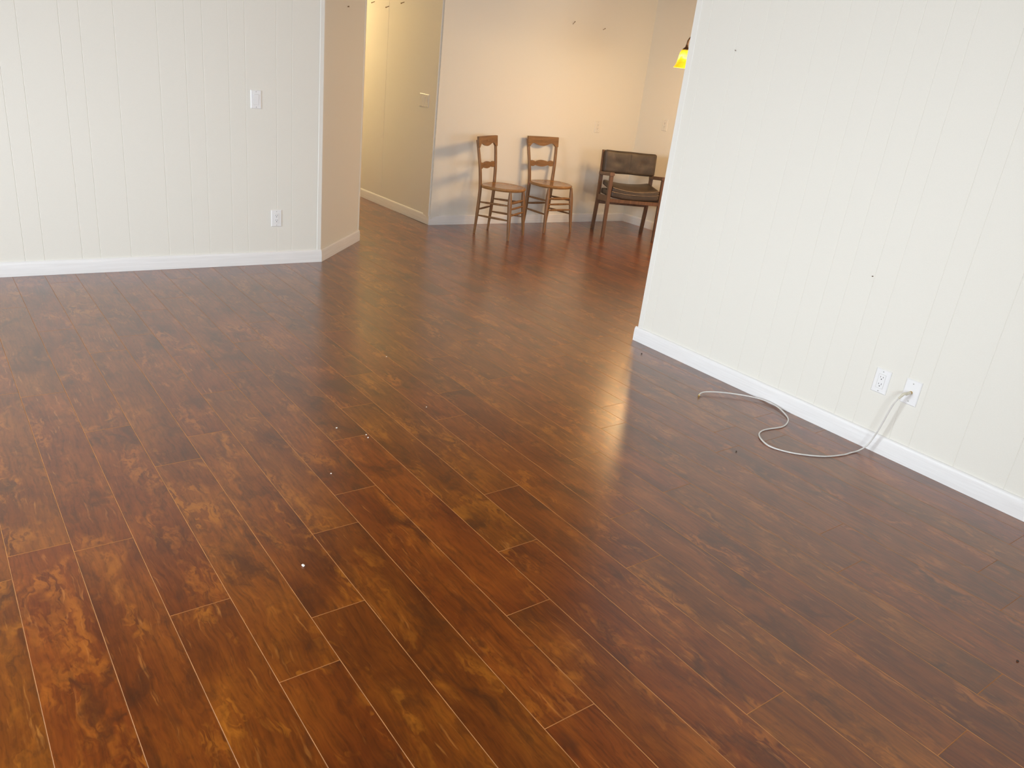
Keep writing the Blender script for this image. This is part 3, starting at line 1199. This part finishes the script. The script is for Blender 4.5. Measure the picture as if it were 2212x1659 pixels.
# ------------------------------------------------------------------ chandelier over the dining floor
def make_chandelier():
    c = Vector((5.350, 4.520, ZC))
    t = thing('chandelier', 'hanging lamp with lit amber glass bell shades and bronze arms', 'chandelier', c)
    zl = lambda z: z - ZC
    bm = bmesh.new()
    add_lathe(bm, [(0, 0), (.062, 0), (.062, -.008), (.050, -.022), (.018, -.034), (.010, -.042), (0, -.042)], 24)
    finish('canopy', bm, BRONZE, t, 40)
    bm = bmesh.new()
    add_tube(bm, [(0, 0, -.04), (0, 0, zl(2.02))], .006, 10)
    finish('stem', bm, BRONZE, t, 40)
    bm = bmesh.new()
    add_lathe(bm, [(0, zl(2.03)), (.010, zl(2.03)), (.014, zl(2.01)), (.012, zl(1.98)), (.030, zl(1.955)), (.034, zl(1.93)), (.020, zl(1.90)), (.016, zl(1.84)), (.030, zl(1.80)), (.036, zl(1.77)), (.026, zl(1.74)), (.010, zl(1.72)), (.012, zl(1.705)), (0, zl(1.695))], 20)
    finish('body', bm, BRONZE, t, 40)
    R0 = 0.257
    a0 = math.atan2(4.711 - 4.520, 5.178 - 5.350)
    rim, top = 1.634, 1.773
    first = {}
    for i in range(5):
        a = a0 + i * 2 * math.pi / 5
        ca, sa = math.cos(a), math.sin(a)
        P = lambda r, z: (r * ca, r * sa, zl(z))
        bm = bmesh.new()
        add_tube(bm, spline([P(.022, 1.79), P(.075, 1.765), P(.135, 1.80), P(.185, 1.865), P(.228, 1.872), P(.252, 1.845), P(R0, 1.805)], 5), [.0065] * 26 + [.0075] * 4 + [.009], 10)
        finish('arm', bm, BRONZE, t, 60)
        bm = bmesh.new()
        add_lathe(bm, [(0, .036), (.009, .034), (.012, .020), (.022, .010), (.031, .002), (.031, -.006), (.026, -.006), (0, -.004)], 20)
        f = finish('fitter', bm, BRONZE, t, 40)
        f.location = P(R0, top)
        # bell shade, open below
        H = top - rim
        bm = bmesh.new()
        prof = [(.024, 0), (.034, -.004), (.043, -.018), (.049, -.040), (.053, -.066), (.058, -.092), (.065, -.115), (.074, -.132), (.079, -.139)]
        inner = [(r - .003, z + .001) for r, z in reversed(prof)]
        add_lathe(bm, prof + inner, 28)
        s = finish('lamp_shade', bm, SHADE, t, 60)
        s.location = P(R0, top)
        s['label'] = 'lit amber glass bell shade'
        bm = bmesh.new()
        add_lathe(bm, [(0, -.012), (.012, -.014), (.013, -.040), (.022, -.060), (.027, -.080), (.024, -.098), (.012, -.108), (0, -.110)], 16)
        b = finish('bulb', bm, BULB, t, 60)
        b.location = P(R0, top)
        ld = bpy.data.lights.new('bulb_light', 'POINT')
        ld.energy = 15.5
        ld.color = (1.0, 0.64, 0.29)
        ld.specular_factor = 0.12
        ld.shadow_soft_size = 0.06
        lo = bpy.data.objects.new('bulb_light', ld)
        COL.objects.link(lo)
        lo.parent = t
        lo.location = P(R0, rim - .030)
    return t


make_chandelier()


# small round ceiling light in the hall, out of sight round the corner
t = thing('ceiling_light', 'small round ceiling light in the hall', 'ceiling light', (3.40, 8.75, ZC))
bm = bmesh.new()
add_lathe(bm, [(0, 0), (.13, 0), (.13, -.018), (.115, -.024), (0, -.024)], 28)
finish('base', bm, BRONZE, t, 40)
bm = bmesh.new()
add_lathe(bm, [(.112, -.024), (.105, -.050), (.080, -.074), (.040, -.088), (0, -.092)], 28)
finish('dome', bm, mat_emit('hall_dome_glow', (1.0, 0.74, 0.38), 190.0), t, 60)


# ------------------------------------------------------------------ nails in the walls
def nail(label, pos, n, tilt=0.25, length=0.022, r=0.0022, group=None):
    bm = bmesh.new()
    up_ = Vector((0, 0, 1))
    a = Vector((0, 0, 0)) - n * 0.004
    b = n * length + up_ * length * tilt
    add_tube(bm, [a, b * .9, b * .9, b], [r, r, r * 2.0, r * 2.0], 8)
    o = finish('nail', bm, NAIL, None, 40, pos)
    return tag(o, label, 'nail', group)


nail('small nail high on the back wall, the left one', wpt(B_FR, u_of(B_FR, x=5.368), -TB, 1.930), B_FR[2], 0.9, 0.03)
nail('small nail high on the back wall, the right one', wpt(B_FR, u_of(B_FR, x=5.762), -TB, 1.925), B_FR[2], 0.5, 0.03)
for lab, yy, zz in (('nail in the hall wall farthest down the hall', 7.702, 1.93), ('nail in the hall wall between two others, set lower', 7.409, 1.893), ('nail in the hall wall nearest the corner', 7.121, 1.933)):
    nail(lab, wpt(H_FR, u_of(H_FR, y=yy), -TB, zz), H_FR[2], -0.5, 0.035, 0.003, 'nails in the hall wall')
nail('tiny nail in the angled wall', wpt(A_FR, 0.44, -TB, 1.757), A_FR[2], 0.2, 0.010, 0.003)
nail('nail high on the right wall near its corner', wpt(R_FR, u_of(R_FR, y=2.845), -TB, 1.697), R_FR[2], 0.8, 0.008, 0.0011)
nail('small nail left in the middle of the right wall', wpt(R_FR, u_of(R_FR, y=1.797), -TB, 0.789), R_FR[2], 0.5, 0.005, 0.0014)

# ------------------------------------------------------------------ crumbs on the floor
cr_rng = random.Random(3)


def crumb(x, y, r, mat, label, group):
    bm = bmesh.new()
    bmesh.ops.create_icosphere(bm, subdivisions=1, radius=r)
    for v in bm.verts:
        v.co *= cr_rng.uniform(.75, 1.2)
        v.co.z *= .6
    zmin = min(v.co.z for v in bm.verts)
    for v in bm.verts:
        v.co.z -= zmin
    o = finish('crumb', bm, mat, None, 30, (x, y, 0.0002))
    return tag(o, label, 'crumb', group)


for x, y, r in ((1.297, 2.761, .0042), (1.382, 2.653, .0034), (1.378, 2.627, .0036), (1.116, 2.412, .0036), (1.891, 3.438, .003), (1.762, 2.799, .003)):
    crumb(x, y, r, CRUMB, 'tiny pale crumb on the middle of the wood floor', 'pale crumbs on the floor')
crumb(.803, 1.921, .0055, CRUMB, 'larger pale crumb on the floor, nearest the viewer', None)
for x, y, r in ((2.828, 1.839, .0045), (3.348, 2.965, .005), (2.500, .495, .0042)):
    crumb(x, y, r, CRUMBD, 'tiny dark speck of dirt on the floor along the right wall', 'dark specks by the right wall')
